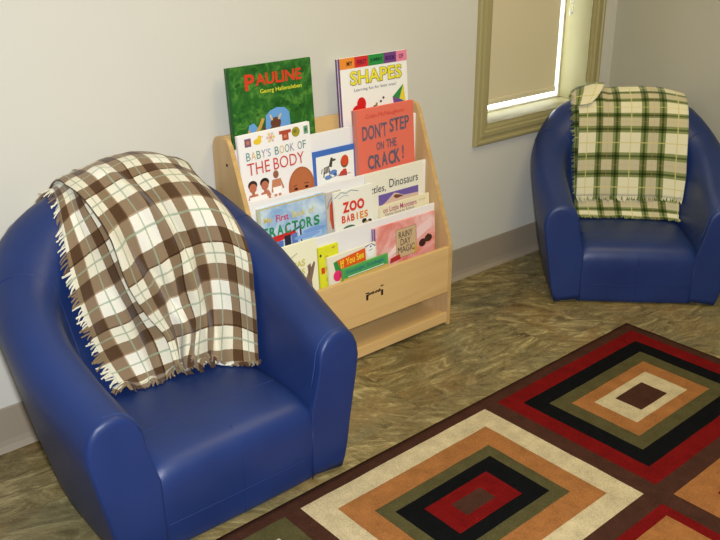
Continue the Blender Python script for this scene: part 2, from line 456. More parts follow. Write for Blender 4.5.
#BLANKETS-BEGIN
# ------------------------------------------------------------------ blankets
from mathutils.bvhtree import BVHTree
def chair_bvh(root):
    V = []; P = []
    for ch in root.children:
        if ch.name.split('.')[0] in ('back_and_arms', 'seat'):
            o = len(V); V += [v.co.copy() for v in ch.data.vertices]; P += [[o+i for i in p.vertices] for p in ch.data.polygons]
    return BVHTree.FromPolygons(V, P)
BV = chair_bvh(armchair)
def spline_grid(rows, nu, nv):
    a = [catmull([tuple(p) for p in r], nu) for r in rows]
    cols = [catmull([a[j][i] for j in range(len(rows))], nv) for i in range(nu)]
    return [[Vector(cols[i][j]) for j in range(nv)] for i in range(nu)]   # [i][j]
def cloth_part(name, root, rows, nu, nv, width, length, disp, gap, material, uv0=(0, 0), thick=.0035, fringes=(), seed=1, flen=.02):
    if name == 'under_layer' and root.name == 'plaid_blanket': rows = [[r[0], r[1], (r[2][0]-.01, r[2][1]+.008, r[2][2]), (r[3][0]+(-.025 if r[0][2] > .36 else .03), r[3][1]+.022, r[3][2])] for r in rows]
    if root.name == 'plaid_blanket': rows = [[(p[0], p[1], p[2]*.987) for p in r] for r in rows]
    else: rows = [[(p[0], p[1], p[2]-.018*max(0, min(1, (p[2]-.5)/.2))) for p in r] for r in rows]
    g = spline_grid(rows, nu, nv)
    def nrm(i, j):
        a = g[min(nu-1, i+1)][j]-g[max(0, i-1)][j]; b = g[i][min(nv-1, j+1)]-g[i][max(0, j-1)]
        return b.cross(a).normalized()
    N_ = [[nrm(i, j) for j in range(nv)] for i in range(nu)]
    c = N_[nu//2][nv//2]
    sg = 1 if c.y < 0 or c.z > .5 else -1
    q = [[g[i][j] + N_[i][j]*sg*disp(i/(nu-1), j/(nv-1)) for j in range(nv)] for i in range(nu)]
    for it in range(3):
        for i in range(nu):
            for j in range(nv):
                co, no, idx, dist = BV.find_nearest(q[i][j])
                if co is None: continue
                d = (q[i][j]-co).dot(no)
                if d < gap: q[i][j] = q[i][j] + no*(gap-d)*(1 if it == 0 else 1)
        if it < 2:
            q2 = [[v.copy() for v in r] for r in q]
            for i in range(1, nu-1):
                for j in range(1, nv-1):
                    q2[i][j] = q[i][j]*.6 + (q[i-1][j]+q[i+1][j]+q[i][j-1]+q[i][j+1])*.1
            q = q2
    bm = bmesh.new(); uvl = bm.loops.layers.uv.new('UVMap')
    V = [[bm.verts.new(q[i][j]) for j in range(nv)] for i in range(nu)]
    uvs = {}
    # arc-length texture coordinates, so the check keeps its size where the cloth gathers
    for i in range(nu):
        for j in range(nv):
            uvs[V[i][j]] = (uv0[0]+width*i/(nu-1), uv0[1]+length*j/(nv-1))
    for i in range(nu-1):
        for j in range(nv-1):
            f = bm.faces.new((V[i][j], V[i+1][j], V[i+1][j+1], V[i][j+1])); f.smooth = True
            for lp in f.loops: lp[uvl].uv = uvs[lp.vert]
    me = bpy.data.meshes.new(name); bm.to_mesh(me); bm.free()
    o = link(name, me, material, root)
    md = o.modifiers.new('thickness', 'SOLIDIFY'); md.thickness = thick; md.offset = 0; md.use_even_offset = False
    # fringe: thin twisted tassels growing out of an edge
    rnd = random.Random(seed)
    for side in fringes:
        bm = bmesh.new(); uvl = bm.loops.layers.uv.new('UVMap')
        edge, inner, cnt, ln = side
        if edge == 'bottom': pts = [(q[i][nv-1], q[i][nv-2], (uv0[0]+width*i/(nu-1), uv0[1]+length)) for i in range(nu)]
        elif edge == 'left': pts = [(q[0][j], q[1][j], (uv0[0], uv0[1]+length*j/(nv-1))) for j in range(inner[0], inner[1])]
        else: pts = [(q[nu-1][j], q[nu-2][j], (uv0[0]+width, uv0[1]+length*j/(nv-1))) for j in range(inner[0], inner[1])]
        for k in range(cnt):
            t = (k+.5+rnd.uniform(-.25, .25))/cnt*(len(pts)-1); a = int(t); f = t-a; b = min(a+1, len(pts)-1)
            p = pts[a][0].lerp(pts[b][0], f); p_in = pts[a][1].lerp(pts[b][1], f)
            d = (p-p_in).normalized()
            along = (pts[b][0]-pts[a][0]).normalized() if b > a else Vector((1, 0, 0))
            uv = (pts[a][2][0]+(pts[b][2][0]-pts[a][2][0])*f, pts[a][2][1]+(pts[b][2][1]-pts[a][2][1])*f)
            L = ln*rnd.uniform(.65, 1.2); tw = rnd.uniform(-.7, .7)
            prev = None; cur = p-d*.002; n_ = along.cross(d).normalized()
            wd = rnd.uniform(.0022, .0042)
            segs = 4
            for s_ in range(segs+1):
                fr = s_/segs
                dd = (d + along*tw*fr + Vector((0, 0, -.55*fr)) + n_*rnd.uniform(-.35, .35)).normalized()
                if s_: cur = cur + dd*L/segs
                co, no, idx, dist = BV.find_nearest(cur)
                if (cur-co).dot(no) < .004: cur = cur + no*(.004-(cur-co).dot(no))
                w_ = wd*(1-.35*fr)
                ring = [bm.verts.new(cur+along*w_), bm.verts.new(cur+n_*w_*.6), bm.verts.new(cur-along*w_), bm.verts.new(cur-n_*w_*.6)]
                if prev:
                    for m_ in range(4):
                        fc = bm.faces.new((prev[m_], prev[(m_+1) % 4], ring[(m_+1) % 4], ring[m_]))
                        for lp in fc.loops: lp[uvl].uv = uv
                prev = ring
            fc = bm.faces.new(prev)
            for lp in fc.loops: lp[uvl].uv = uv
        me = bpy.data.meshes.new('fringe'); bm.to_mesh(me); bm.free()
        fo_ = link('fringe', me, material, o); fo_['kind'] = 'stuff'
    return o

M['brown_plaid'] = plaid_material('brown_plaid_fleece', lin(236, 232, 217), [(.19, .25, lin(222, 216, 192), .8)], .166,
    [(0, .19, lin(152, 131, 111), 1), (.44, .19, lin(152, 131, 111), 1), (.17, .02, lin(190, 168, 148), 1), (.63, .02, lin(190, 168, 148), 1)],
    [(.305, .022, lin(150, 160, 138), .75), (.80, .024, lin(150, 168, 140), .75)])
M['green_plaid'] = plaid_material('green_plaid_fleece', lin(236, 228, 192), [(.16, .24, lin(190, 178, 142), .7)], .170,
    [(0, .16, lin(152, 166, 124), 1), (.40, .16, lin(152, 166, 124), 1), (.06, .045, lin(128, 146, 122), .8), (.46, .045, lin(128, 146, 122), .8)],
    [(.275, .014, lin(206, 150, 110), .35), (.775, .024, lin(220, 206, 130), .75)])

def bump_(x, c, w): return math.exp(-((x-c)/w)**2)
# brown blanket on the near chair: upper layer, and the under layer that sticks out on the left
bb = empty('plaid_blanket', armchair.location); bb.scale = armchair.scale
tag(bb, 'brown and cream plaid throw with fringe over the back of the left armchair', 'blanket')
up_rows = [
 [(-.150, .335, .52), (-.07, .345, .52), (0, .35, .52), (.07, .35, .52), (.13, .345, .52), (.19, .325, .52)],
 [(-.150, .315, .62), (-.07, .328, .63), (0, .332, .64), (.07, .332, .64), (.135, .325, .63), (.195, .300, .61)],
 [(-.126, .262, .702), (-.068, .272, .719), (-.002, .276, .729), (.062, .276, .731), (.122, .270, .726), (.178, .258, .708)],
 [(-.120, .205, .712), (-.060, .212, .730), (.008, .215, .740), (.078, .215, .742), (.142, .212, .732), (.200, .210, .706)],
 [(-.105, .158, .683), (-.046, .168, .700), (.022, .175, .712), (.092, .180, .713), (.158, .186, .700), (.212, .178, .668)],
 [(-.080, .122, .605), (-.013, .128, .630), (.054, .132, .645), (.124, .128, .650), (.192, .122, .636), (.243, .098, .596)],
 [(-.060, .098, .485), (.014, .100, .508), (.080, .104, .532), (.150, .100, .543), (.214, .068, .540), (.256, .022, .512)],
 [(-.026, .080, .398), (.032, .082, .414), (.084, .082, .427), (.156, .074, .442), (.210, .040, .438), (.242, -.020, .420)],
 [(.010, .064, .328), (.047, .064, .331), (.091, .060, .333), (.146, .052, .338), (.200, .016, .334), (.228, -.046, .325)],
 [(.014, .030, .248), (.036, .026, .246), (.060, .004, .246), (.105, .008, .245), (.163, -.034, .246), (.208, -.072, .244)],
 [(.018, .004, .240), (.044, -.002, .240), (.068, -.014, .240), (.108, -.014, .240), (.163, -.052, .240), (.207, -.082, .240)]]
def disp_up(u, v):
    low = max(0, (v-.45)/.55)
    d = .018*bump_(u, .0, .08)*min(1, max(0, (v-.3)*5)) + .008
    ph = 2*math.pi*(u*4.1+.35*math.sin(v*6)+.2)
    d += low**.8*.022*math.sin(ph)*bump_(u, .32, .33)
    c = .22+.55*(v-.25)                        # a long diagonal fold from the crown downwards
    if v > .25: d += .020*bump_(u, c, .05)*min(1, (v-.25)*4) - .016*bump_(u, c+.10, .05)*min(1, (v-.25)*4)
    if v > .5:
        w_ = min(1, (v-.5)*6); d += w_*(.017*bump_(u, .12+.9*(v-.62), .05) - .012*bump_(u, .22+.9*(v-.62), .04) + .014*bump_(u, .52-.5*(v-.6), .04))
    c2 = .62-.3*(v-.3)
    d += .007*bump_(u, c2, .05)*max(0, min(1, (v-.3)*3))
    d += .016*max(0, (v-.62))/.38*math.sin(v*30+u*9)*bump_(u, .3, .25)
    d += .008*noise.noise(Vector((u*4, v*6, 2.2)))+.0022*noise.noise(Vector((u*11, v*15, 5.2)))
    return d
cloth_part('upper_layer', bb, up_rows, 72, 118, .385, .80, disp_up, .006, M['brown_plaid'], (.030, .040), .005,
    (('bottom', None, 62, .016),), 3)
un_rows = [
 [(-.190, .335, .52), (-.165, .34, .52), (-.12, .345, .52), (-.05, .35, .52)],
 [(-.185, .310, .62), (-.160, .318, .63), (-.12, .325, .63), (-.05, .33, .64)],
 [(-.145, .262, .694), (-.125, .266, .702), (-.09, .27, .709), (-.04, .275, .72)],
 [(-.150, .200, .692), (-.128, .200, .702), (-.09, .205, .708), (-.035, .21, .722)],
 [(-.166, .150, .640), (-.134, .156, .660), (-.095, .158, .668), (-.030, .162, .690)],
 [(-.181, .108, .560), (-.128, .120, .580), (-.076, .124, .590), (-.005, .128, .615)],
 [(-.178, .086, .470), (-.118, .094, .485), (-.058, .100, .492), (.010, .100, .508)],
 [(-.168, .070, .395), (-.100, .080, .400), (-.032, .082, .405), (.028, .084, .414)],
 [(-.152, .056, .320), (-.078, .066, .322), (-.008, .066, .328), (.045, .066, .330)],
 [(-.128, .036, .252), (-.060, .040, .250), (.000, .036, .248), (.042, .030, .246)],
 [(-.118, .022, .242), (-.064, .014, .240), (-.012, .004, .240), (.026, -.002, .240)]]
def disp_un(u, v):
    low = max(0, (v-.5)/.5)
    return .003 + .006*math.sin(u*9+v*14)*(.4+low)*(1-.4*u) + .010*low*math.sin(2*math.pi*(u*2.3+.25)) + .004*noise.noise(Vector((u*5, v*9, 9.)))
cloth_part('under_layer', bb, un_rows, 40, 118, .19, .80, disp_un, .005, M['brown_plaid'], (-.105, -.045), .004,
    (('left', (24, 118), 88, .026), ('bottom', None, 34, .020)), 5)

# green blanket on the far chair
gb = empty('plaid_blanket', arm2.location, R(-45)); gb.scale = arm2.scale
tag(gb, 'green and cream plaid throw with fringe over the back of the far armchair', 'blanket')
gx = [-.198, -.118, -.036, .050, .132, .222]
def grow(y, z, dx=0, sx=1., dy=(0,)*6, dz=(0,)*6): return [(x*sx+dx, y+a, z+b_) for x, a, b_ in zip(gx, dy, dz)]
g_rows = [grow(.345, .50, 0, .95), grow(.332, .60, 0, .98, (-.01, 0, 0, 0, 0, -.02)), grow(.268, .700, 0, 1, (-.004, 0, 0, 0, 0, -.01), (-.018, -.004, 0, 0, -.003, -.026)),
  grow(.215, .716, 0, 1, (0,)*6, (-.014, -.003, 0, 0, -.003, -.022)), grow(.158, .680, .002, 1, (-.006, 0, 0, 0, 0, -.01), (-.01, 0, 0, 0, 0, -.012)),
  grow(.118, .595, .003, 1, (-.012, 0, .004, .004, 0, -.02)), grow(.086, .45, .004, 1.0, (-.014, 0, .004, .004, 0, -.035)), grow(.053, .312, .006, 1.0, (-.010, 0, .002, .002, -.004, -.040))]
def disp_g(u, v):
    d = .010 + .003*math.sin(u*11+1.3*v)*v + .003*noise.noise(Vector((u*4, v*5, 1.1)))
    c = .36-.25*(v-.3)
    if v > .3: d -= .006*bump_(u, c, .035)*max(0, 1-abs(v-.5)*3)
    return d
cloth_part('upper_layer', gb, g_rows, 60, 90, .405, .98, disp_g, .007, M['green_plaid'], (.100, .036), .005, (('bottom', None, 80, .022),), 11)
g2 = [grow(.343, .50, -.010, .95), grow(.328, .60, -.010, .98, (-.01, 0, 0, 0, 0, -.02)), grow(.262, .692, -.012, 1, (-.004, 0, 0, 0, 0, -.01), (-.018, -.004, 0, 0, -.003, -.026)),
  grow(.222, .706, -.012, 1, (0,)*6, (-.014, -.003, 0, 0, -.003, -.022)), grow(.166, .672, -.011, 1, (-.006, 0, 0, 0, 0, -.01), (-.01, 0, 0, 0, 0, -.012)),
  grow(.130, .59, -.010, 1, (-.012, 0, .004, .004, 0, -.02)), grow(.098, .45, -.008, 1.0, (-.014, 0, .004, .004, 0, -.035)), grow(.064, .32, -.008, .98, (-.012, 0, .002, .002, -.004, -.040)),
  grow(.022, .246, .0, .97, (0, 0, 0, -.004, -.01, -.03)), grow(.006, .240, .0, .97, (0, -.004, 0, -.006, -.012, -.03))]
cloth_part('under_layer', gb, g2, 60, 100, .405, 1.12, lambda u, v: .002+.004*math.sin(u*16)*max(0, v-.6), .005, M['green_plaid'], (.075, -.03), .004,
    (('bottom', None, 80, .016), ('left', (28, 78), 60, .018)), 13)
# the small triangular fold at its top left corner
tri = [[(-.200, .262, .700), (-.168, .262, .712), (-.130, .262, .722), (-.095, .262, .724)], [(-.202, .205, .705), (-.165, .205, .722), (-.128, .205, .733), (-.092, .205, .732)],
       [(-.205, .165, .690), (-.178, .155, .698), (-.148, .150, .702), (-.118, .156, .706)], [(-.208, .135, .662), (-.190, .128, .664), (-.170, .125, .668), (-.152, .125, .672)]]
cloth_part('folded_corner', gb, tri, 20, 20, .10, .12, lambda u, v: .012, .016, M['green_plaid'], (.06, .05), .004, (('left', (2, 19), 16, .018),), 17)
#BLANKETS-END

# ------------------------------------------------------------------ rug
RX, RY, RA = 2.451, -.678, R(-.8)
RUGC = {'brown': lin(72, 45, 35), 'red': lin(114, 18, 18), 'black': lin(16, 17, 19), 'olive': lin(84, 79, 50), 'tan': lin(160, 106, 60), 'cream': lin(198, 182, 146)}
rugm = {k: pile_material('rug_pile_'+k, v) for k, v in RUGC.items()}
keys = list(rugm)
cw, chh = .676, .524
cells = [(.046, 'R'), (.798, 'W'), (1.522, 'O')]
RL, RWd = 2.26, 1.84
GX = [.046, .798, 1.522]; GY = [.046, .620, 1.194]
kinds = {(0, 0): 'R', (1, 0): 'W', (2, 0): 'O', (0, 1): 'T', (1, 1): 'D', (2, 1): 'W', (0, 2): 'W', (1, 2): 'O', (2, 2): 'R'}
ring = {'R': [('red', 0, 0), ('black', .055, .053), ('olive', .110, .106), ('tan', .160, .149), ('cream', .214, .190), ('brown', .279, .218)],
        'W': [('cream', 0, 0), ('tan', .067, .062), ('olive', .130, .127), ('black', .165, .163), ('red', .225, .202), ('brown', .286, .236)],
        'O': [('olive', 0, 0), ('cream', .055, .053), ('brown', .115, .11), ('tan', .170, .15), ('black', .225, .20)],
        'T': [('tan', 0, 0), ('red', .085, .07), ('brown', .12, .11), ('black', .16, .15), ('cream', .215, .20)],
        'D': [('red', 0, 0), ('tan', .032, .032), ('cream', .11, .10), ('olive', .16, .15), ('black', .21, .20)]}
def cell_rects():
    for (i, j), k in kinds.items():
        w = .698 if i == 0 else cw
        u0, v0 = GX[i], GY[j]
        yield u0, v0, w, chh, ring[k]
N = .0104
bm = bmesh.new()
us = sorted(set([0, RL]+[round(u, 5) for u0, v0, w, h, rr in cell_rects() for _, d, e in rr for u in (u0+d, u0+w-d)]))
vs_ = sorted(set([0, RWd]+[round(v, 5) for u0, v0, w, h, rr in cell_rects() for _, d, e in rr for v in (v0+e, v0+h-e)]))
vs_ = [v for v in vs_ if v <= RWd]
def fill(a):
    out = [a[0]]
    for x in a[1:]:
        k = max(1, int((x-out[-1])/.02)); s0 = out[-1]
        out += [s0+(x-s0)*(i+1)/k for i in range(k)]
    return out
def rug_kind(u, v):
    res = 'brown'
    for u0, v0, w, h, rr in cell_rects():
        if u0 < u < u0+w and v0 < v < v0+h:
            for c, d, e in rr:
                if u0+d < u < u0+w-d and v0+e < v < v0+h-e: res = c
    return res
US, VS = fill(us), fill(vs_)
def rug_xy(u, v): return Vector((-u*math.cos(RA)-v*math.sin(RA)*1, -v*math.cos(RA)+u*math.sin(RA), 0))
gr = [[bm.verts.new((*rug_xy(u, v)[:2], .011+.0012*noise.noise(Vector((u*12, v*12, 0))) - (.004 if (u in (US[0], US[-1]) or v in (VS[0], VS[-1])) else 0))) for v in VS] for u in US]
for i in range(len(US)-1):
    for j in range(len(VS)-1):
        f = bm.faces.new((gr[i][j], gr[i+1][j], gr[i+1][j+1], gr[i][j+1]))
        f.material_index = keys.index(rug_kind((US[i]+US[i+1])/2, (VS[j]+VS[j+1])/2)); f.smooth = True
border = [gr[i][0] for i in range(len(US))]+[gr[-1][j] for j in range(1, len(VS))]+[gr[i][-1] for i in range(len(US)-2, -1, -1)]+[gr[0][j] for j in range(len(VS)-2, 0, -1)]
low = [bm.verts.new((v.co.x, v.co.y, .0005)) for v in border]
for k in range(len(border)):
    q = (k+1) % len(border); bm.faces.new((border[k], low[k], low[q], border[q]))
bm.faces.new(low)
rug = from_bm('area_rug', bm, [rugm[k] for k in keys])
rug.location = (RX, RY, 0)
tag(rug, 'area rug of nested red, black, tan, olive and cream rectangles on the floor', 'rug')

# ------------------------------------------------------------------ book display stand
SX0, SX1 = 1.238, 1.990
st = empty('book_display_stand', (0, 0, 0)); SXC = (SX0+SX1)/2; st.location = (SXC, -.135, 0)
tag(st, 'low maple display stand with sloping sides and white tiers against the wall', 'bookshelf')
def S(bm_name, material, boxes, bev=.0015):
    bm = bmesh.new()
    for b in boxes: add_box(bm, b[0]-SXC, b[1]-SXC, b[2]+.135, b[3]+.135, b[4], b[5], bev)
    return from_bm(bm_name, bm, material, st)
def side_panel(x0, x1):
    prof = [(-.006, 0), (-.006, .725)]
    for k in range(1, 7):
        a = math.pi*k/2/6; prof.append((-.006-.03*(1-math.cos(a)), .725+.036*math.sin(a)))
    for k in range(0, 7):
        a = math.pi/2*k/6*.85; prof.append((-.070-.028*math.sin(a), .761-.028*(1-math.cos(a))))
    prof += [(-.256, .322), (-.262, .305), (-.264, .29), (-.264, 0)]
    bm = bmesh.new()
    A = [bm.verts.new((x0-SXC, y+.135, z)) for y, z in prof]; B = [bm.verts.new((x1-SXC, y+.135, z)) for y, z in prof]
    n = len(prof); fa = bm.faces.new(A); fb = bm.faces.new(B[::-1])
    for k in range(n):
        f = bm.faces.new((A[k], B[k], B[(k+1) % n], A[(k+1) % n])); f.material_index = 1
    bmesh.ops.bevel(bm, geom=list(fa.edges)+list(fb.edges), offset=.002, segments=2, affect='EDGES')
    return from_bm('side_panel', bm, [M['maple_v'], M['ply_edge']], st)
TH = .015
side_panel(SX0, SX0+TH); side_panel(SX1-TH, SX1)
x0, x1 = SX0+TH, SX1-TH
S('back_panel', M['maple'], [(x0, x1, -.028, -.016, .08, .755)])
S('white_tier_panel', M['laminate'], [(x0, x1, -.088, -.080, .47, .726)])
S('white_tier_panel', M['laminate'], [(x0, x1, -.140, -.132, .33, .577)])
S('white_tier_panel', M['laminate'], [(x0, x1, -.187, -.179, .15, .434)])
fp = S('front_panel', M['maple'], [(x0, x1, -.262, -.248, .128, .296)], .002)
for ya, yb, z in ((-.080, -.028, .63), (-.132, -.088, .465), (-.179, -.140, .322), (-.248, -.187, .138)):
    S('book_ledge', M['maple'], [(x0, x1, ya, yb, z-.008, z)])
S('bottom_shelf', M['maple'], [(x0, x1, -.250, -.028, .026, .042)])
S('toe_rail', M['maple'], [(x0, x1, -.262, -.250, .012, .048)])
for xx in (SX0, SX1):
    bm = bmesh.new()
    bmesh.ops.create_cone(bm, cap_ends=True, segments=12, radius1=.0045, radius2=.0045, depth=.001,
        matrix=Matrix.Translation((xx-SXC + (-.0004 if xx == SX0 else .0004), .055, .685)) @ Matrix.Rotation(R(90), 4, 'Y'))
    from_bm('screw_cap', bm, M['burn'], st)

# ------------------------------------------------------------------ books
pages_m = mat('book_pages', lin(235, 228, 208), .8, .2)
_mc = {}
def cmat(rgb, rough=.4):
    k = (rgb, rough)
    if k not in _mc: _mc[k] = mat('print_%d_%d_%d' % rgb, lin(*rgb), rough, .4)
    return _mc[k]
def mottled(name, c1, c2, scale, c3=None):
    m = mat(name, c1, .4, .4); t = NT(m)
    n = t.noise(t.coord('Object'), scale, 5, .65, .8)
    st_ = [(.35, c1), (.65, c2)]
    if c3: st_.append((.5, c3))
    t.color(t.ramp(n, st_)); return m

def text_mesh(s, w, h, bold=0, shear=0):
    cu = bpy.data.curves.new('t', 'FONT'); cu.body = s; cu.size = 1; cu.resolution_u = 3; cu.offset = bold; cu.shear = shear
    cu.align_x = 'LEFT'
    o = bpy.data.objects.new('t', cu); COL.objects.link(o)
    dg = bpy.context.evaluated_depsgraph_get(); dg.update()
    me = bpy.data.meshes.new_from_object(o.evaluated_get(dg))
    bpy.data.objects.remove(o); bpy.data.curves.remove(cu)
    xs = [v.co.x for v in me.vertices]; ys = [v.co.y for v in me.vertices]
    ax, bx, ay, by = min(xs), max(xs), min(ys), max(ys)
    for v in me.vertices:
        v.co.x = (v.co.x-ax)/(bx-ax)*w; v.co.y = (v.co.y-ay)/max(1e-6, by-ay)*h
    return me

class Book:
    """children's hardcover standing on its ledge; u from the left edge, v down from the top edge of the cover"""
    def __init__(s, x0, w, ztop, zbot, ytop, ybot, cover, label, thick=.010, spine=None, name='picture_book', roll=0, cat='book', group=None):
        x0 += .012; h = ztop-zbot; s.w, s.h = w, h; s.th = thick
        s.root = empty(name, (x0+w/2, ybot, zbot))
        s.root.rotation_euler = (math.atan2(-(ytop-ybot), h), R(roll), 0)
        tag(s.root, label, cat, group)
        cov = [cover if not isinstance(cover, tuple) else cmat(cover), cmat(spine) if isinstance(spine, tuple) else (spine or (cover if not isinstance(cover, tuple) else cmat(cover)))]
        bm = bmesh.new()
        add_box(bm, -w/2, w/2, 0, .002, 0, h, .0007, 1, 0); add_box(bm, -w/2, w/2, thick-.002, thick, 0, h, .0007, 1, 0)
        add_box(bm, -w/2-.001, -w/2+.002, 0, thick, 0, h, .0007, 1, 1)
        add_box(bm, -w/2+.0015, -w/2+.008, -.0003, .001, 0, h, 0, 1, 1) if spine else None
        s.cover = from_bm('cover', bm, cov, s.root)
        bm = bmesh.new(); add_box(bm, -w/2+.002, w/2-.003, .002, thick-.002, .003, h-.003); from_bm('pages', bm, pages_m, s.root)
        s.layer = 0; s.shapes = []
    def P(s, u, v, d=0): return Vector((-s.w/2+u, -.0006-d, s.h-v))
    def text(s, txt, u, v, w, h, col, bold=.012, slope=0, name='title_lettering', shear=0):
        """u, v: left edge and top of the letters"""
        me = text_mesh(txt, w, h, bold, shear)
        for vt in me.vertices:
            x, y = vt.co.x, vt.co.y
            p = s.P(u+x, v+h-y - x*slope, .0011); vt.co = p
        me.name = name
        o = link(name, me, cmat(col) if isinstance(col, tuple) else col, s.cover); return o
    def poly(s, pts, col): s.shapes.append((pts, col))
    def rect(s, u0, v0, u1, v1, col): s.poly([(u0, v0), (u1, v0), (u1, v1), (u0, v1)], col)
    def ell(s, u, v, ru, rv, col, n=20, rot=0):
        s.poly([(u+ru*math.cos(a)*math.cos(rot)-rv*math.sin(a)*math.sin(rot), v+ru*math.cos(a)*math.sin(rot)+rv*math.sin(a)*math.cos(rot)) for a in [2*math.pi*k/n for k in range(n)]], col)
    def blob(s, u, v, r, col, seed=0, n=26, amp=.25):
        s.poly([(u+r*(1+amp*noise.noise(Vector((math.cos(a)*1.5, math.sin(a)*1.5, seed))))*math.cos(a), v+r*(1+amp*noise.noise(Vector((math.cos(a)*1.5, math.sin(a)*1.5, seed))))*math.sin(a)) for a in [2*math.pi*k/n for k in range(n)]], col)
    def line(s, pts, wd, col):
        for (a, b) in zip(pts, pts[1:]):
            a, b = Vector(a), Vector(b); d = (b-a); n_ = Vector((-d.y, d.x)).normalized()*wd/2; e_ = d.normalized()*wd*.2
            s.poly([tuple(a+n_-e_), tuple(b+n_+e_), tuple(b-n_+e_), tuple(a-n_-e_)], col)
    def done(s):
        if not s.shapes: return
        bm = bmesh.new(); mats = []
        for i, (pts, col) in enumerate(s.shapes):
            m = cmat(col) if isinstance(col, tuple) else col
            if m not in mats: mats.append(m)
            vs = [bm.verts.new(s.P(min(s.w, max(0, u)), min(s.h, max(0, v)), .00001*(i+1) if len(s.shapes) < 60 else .000008*(i+1))) for u, v in pts]
            try: f = bm.faces.new(vs); f.material_index = mats.index(m)
            except ValueError: pass
        from_bm('cover_picture', bm, mats, s.cover)

TEAL, SKIN = (70, 130, 130), (196, 120, 84)
# --- back tier
green_m = mottled('foliage_print', lin(28, 78, 28), lin(86, 138, 54), 26, lin(44, 104, 38))
b = Book(1.268, .297, .949, .632, -.040, -.062, green_m, 'dark green picture book with red lettering, tallest on the left of the top row', spine=(40, 84, 46))
rb = random.Random(4)
for k in range(64): b.blob(rb.uniform(.01, .287), rb.choice([rb.uniform(.01, .2), rb.uniform(.1, .2)]), rb.uniform(.003, .009), [(52, 108, 36), (30, 80, 26), (78, 130, 46), (36, 92, 34)][k % 4], k, 12, .9)
b.poly([(.118, .15), (.135, .137), (.16, .130), (.19, .135), (.203, .15), (.205, .2), (.2, .24), (.11, .24)], (104, 158, 214))
b.poly([(.058, .17), (.075, .165), (.09, .185), (.088, .24), (.02, .24), (.028, .20), (.05, .195)], (104, 158, 214))
b.line([(.055, .25), (.075, .205), (.098, .175), (.108, .158)], .011, (196, 158, 74)); b.line([(.07, .215), (.055, .185)], .007, (196, 158, 74))
b.ell(.152, .175, .019, .017, (104, 62, 44)); b.ell(.148, .21, .03, .028, (112, 70, 48)); b.line([(.14, .165), (.134, .150)], .006, (214, 190, 150)); b.line([(.163, .165), (.172, .152)], .006, (214, 190, 150)); b.line([(.12, .20), (.105, .18)], .008, (104, 62, 44)); b.ell(.148, .2, .01, .009, (196, 190, 190))
b.text('P', .056, .024, .034, .046, (206, 62, 34), .03); b.text('AULINE', .093, .026, .165, .034, (206, 62, 34), .03)
b.text('Georg Hallensleben', .106, .071, .150, .016, (214, 214, 60), .012)
b.done()
b = Book(1.668, .292, .930, .632, -.040, -.062, (240, 238, 234), 'white picture book with rainbow title band and red heart, right of the top row', spine=(104, 70, 120))
for (a, c, col) in ((.008, .068, (232, 140, 52)), (.068, .125, (206, 48, 48)), (.125, .19, (40, 142, 66)), (.19, .245, (112, 66, 128)), (.245, .296, (226, 130, 160))): b.rect(a, 0, c, .034, col)
for txt, u, w, col in (('MY', .035, .024, (60, 40, 20)), ('FIRST', .078, .04, (120, 20, 60)), ('JUMBO', .133, .05, (16, 60, 40)), ('BOOK', .198, .042, (60, 20, 90)), ('OF', .256, .02, (120, 30, 80))): b.text(txt, u, .011, w, .014, col, .02)
b.text('SHAPES', .045, .042, .222, .046, (90, 86, 30), .045); o = b.text('SHAPES', .046, .043, .218, .043, (236, 222, 60), .022); o.location.y -= .0006
b.text('Learning fun for little ones!', .06, .098, .18, .012, (80, 80, 90), .0)
hc = (206, 30, 30); b.ell(.072, .172, .024, .021, hc); b.ell(.088, .150, .019, .022, hc); b.poly([(.058, .155), (.10, .145), (.108, .195), (.070, .197)], hc); b.ell(.095, .178, .014, .022, hc)
b.poly([(.272, .108), (.222, .145), (.252, .155)], (46, 138, 70)); b.poly([(.272, .108), (.252, .155), (.280, .168)], (226, 208, 60)); b.poly([(.222, .145), (.252, .155), (.232, .198)], (120, 70, 140)); b.poly([(.252, .155), (.280, .168), (.232, .198)], (58, 84, 160))
b.line([(.10, .215), (.14, .212), (.19, .19), (.225, .165)], .0018, (70, 70, 70)); b.line([(.02, .25), (.04, .225), (.06, .22)], .002, (90, 90, 90))
for k, (u, v) in enumerate(((.135, .2), (.137, .175), (.142, .165), (.152, .158), (.17, .152), (.182, .142), (.15, .162))): b.ell(u, v, .0045, .004, (50, 50, 40) if k % 3 else (150, 130, 50))
b.done()
# --- second tier
b = Book(1.240+.018, .256, .770, .467, -.100, -.118, (240, 237, 236), "white picture book with babies and red serif lettering, left end of second tier", thick=.011, roll=-1.0)
for k, (u, sz, col) in enumerate(((.022, .022, (128, 88, 110)), (.205, .0, (0, 0, 0)))):
    if sz: b.rect(u, .012, u+sz, .036, col); b.ell(u+.011, .024, .006, .006, (190, 120, 90))
b.ell(.066, .026, .014, .009, (232, 196, 50)); b.ell(.074, .016, .007, .007, (236, 202, 60)); b.poly([(.082, .014), (.088, .012), (.082, .018)], (220, 120, 40))
for a in range(6): b.ell(.113+.011*math.cos(a*1.05), .022+.011*math.sin(a*1.05), .0045, .0045, (208, 186, 176) if a % 2 else (226, 200, 120))
b.ell(.113, .022, .006, .006, (222, 170, 140))
b.poly([(.143, .010), (.186, .010), (.186, .020), (.176, .020), (.176, .040), (.153, .040), (.153, .020), (.143, .020)], (176, 74, 52)); b.ell(.164, .028, .006, .005, (206, 130, 90))
b.ell(.203, .022, .015, .015, (162, 150, 48)); b.ell(.2, .02, .007, .006, (120, 118, 40)); b.rect(.232, .010, .248, .034, (110, 156, 120)); b.ell(.24, .022, .004, .006, (60, 100, 80))
cols = [(90, 138, 130), (210, 176, 90), (98, 140, 98), (150, 130, 160), (120, 150, 160), (120, 130, 120)]
u = .022
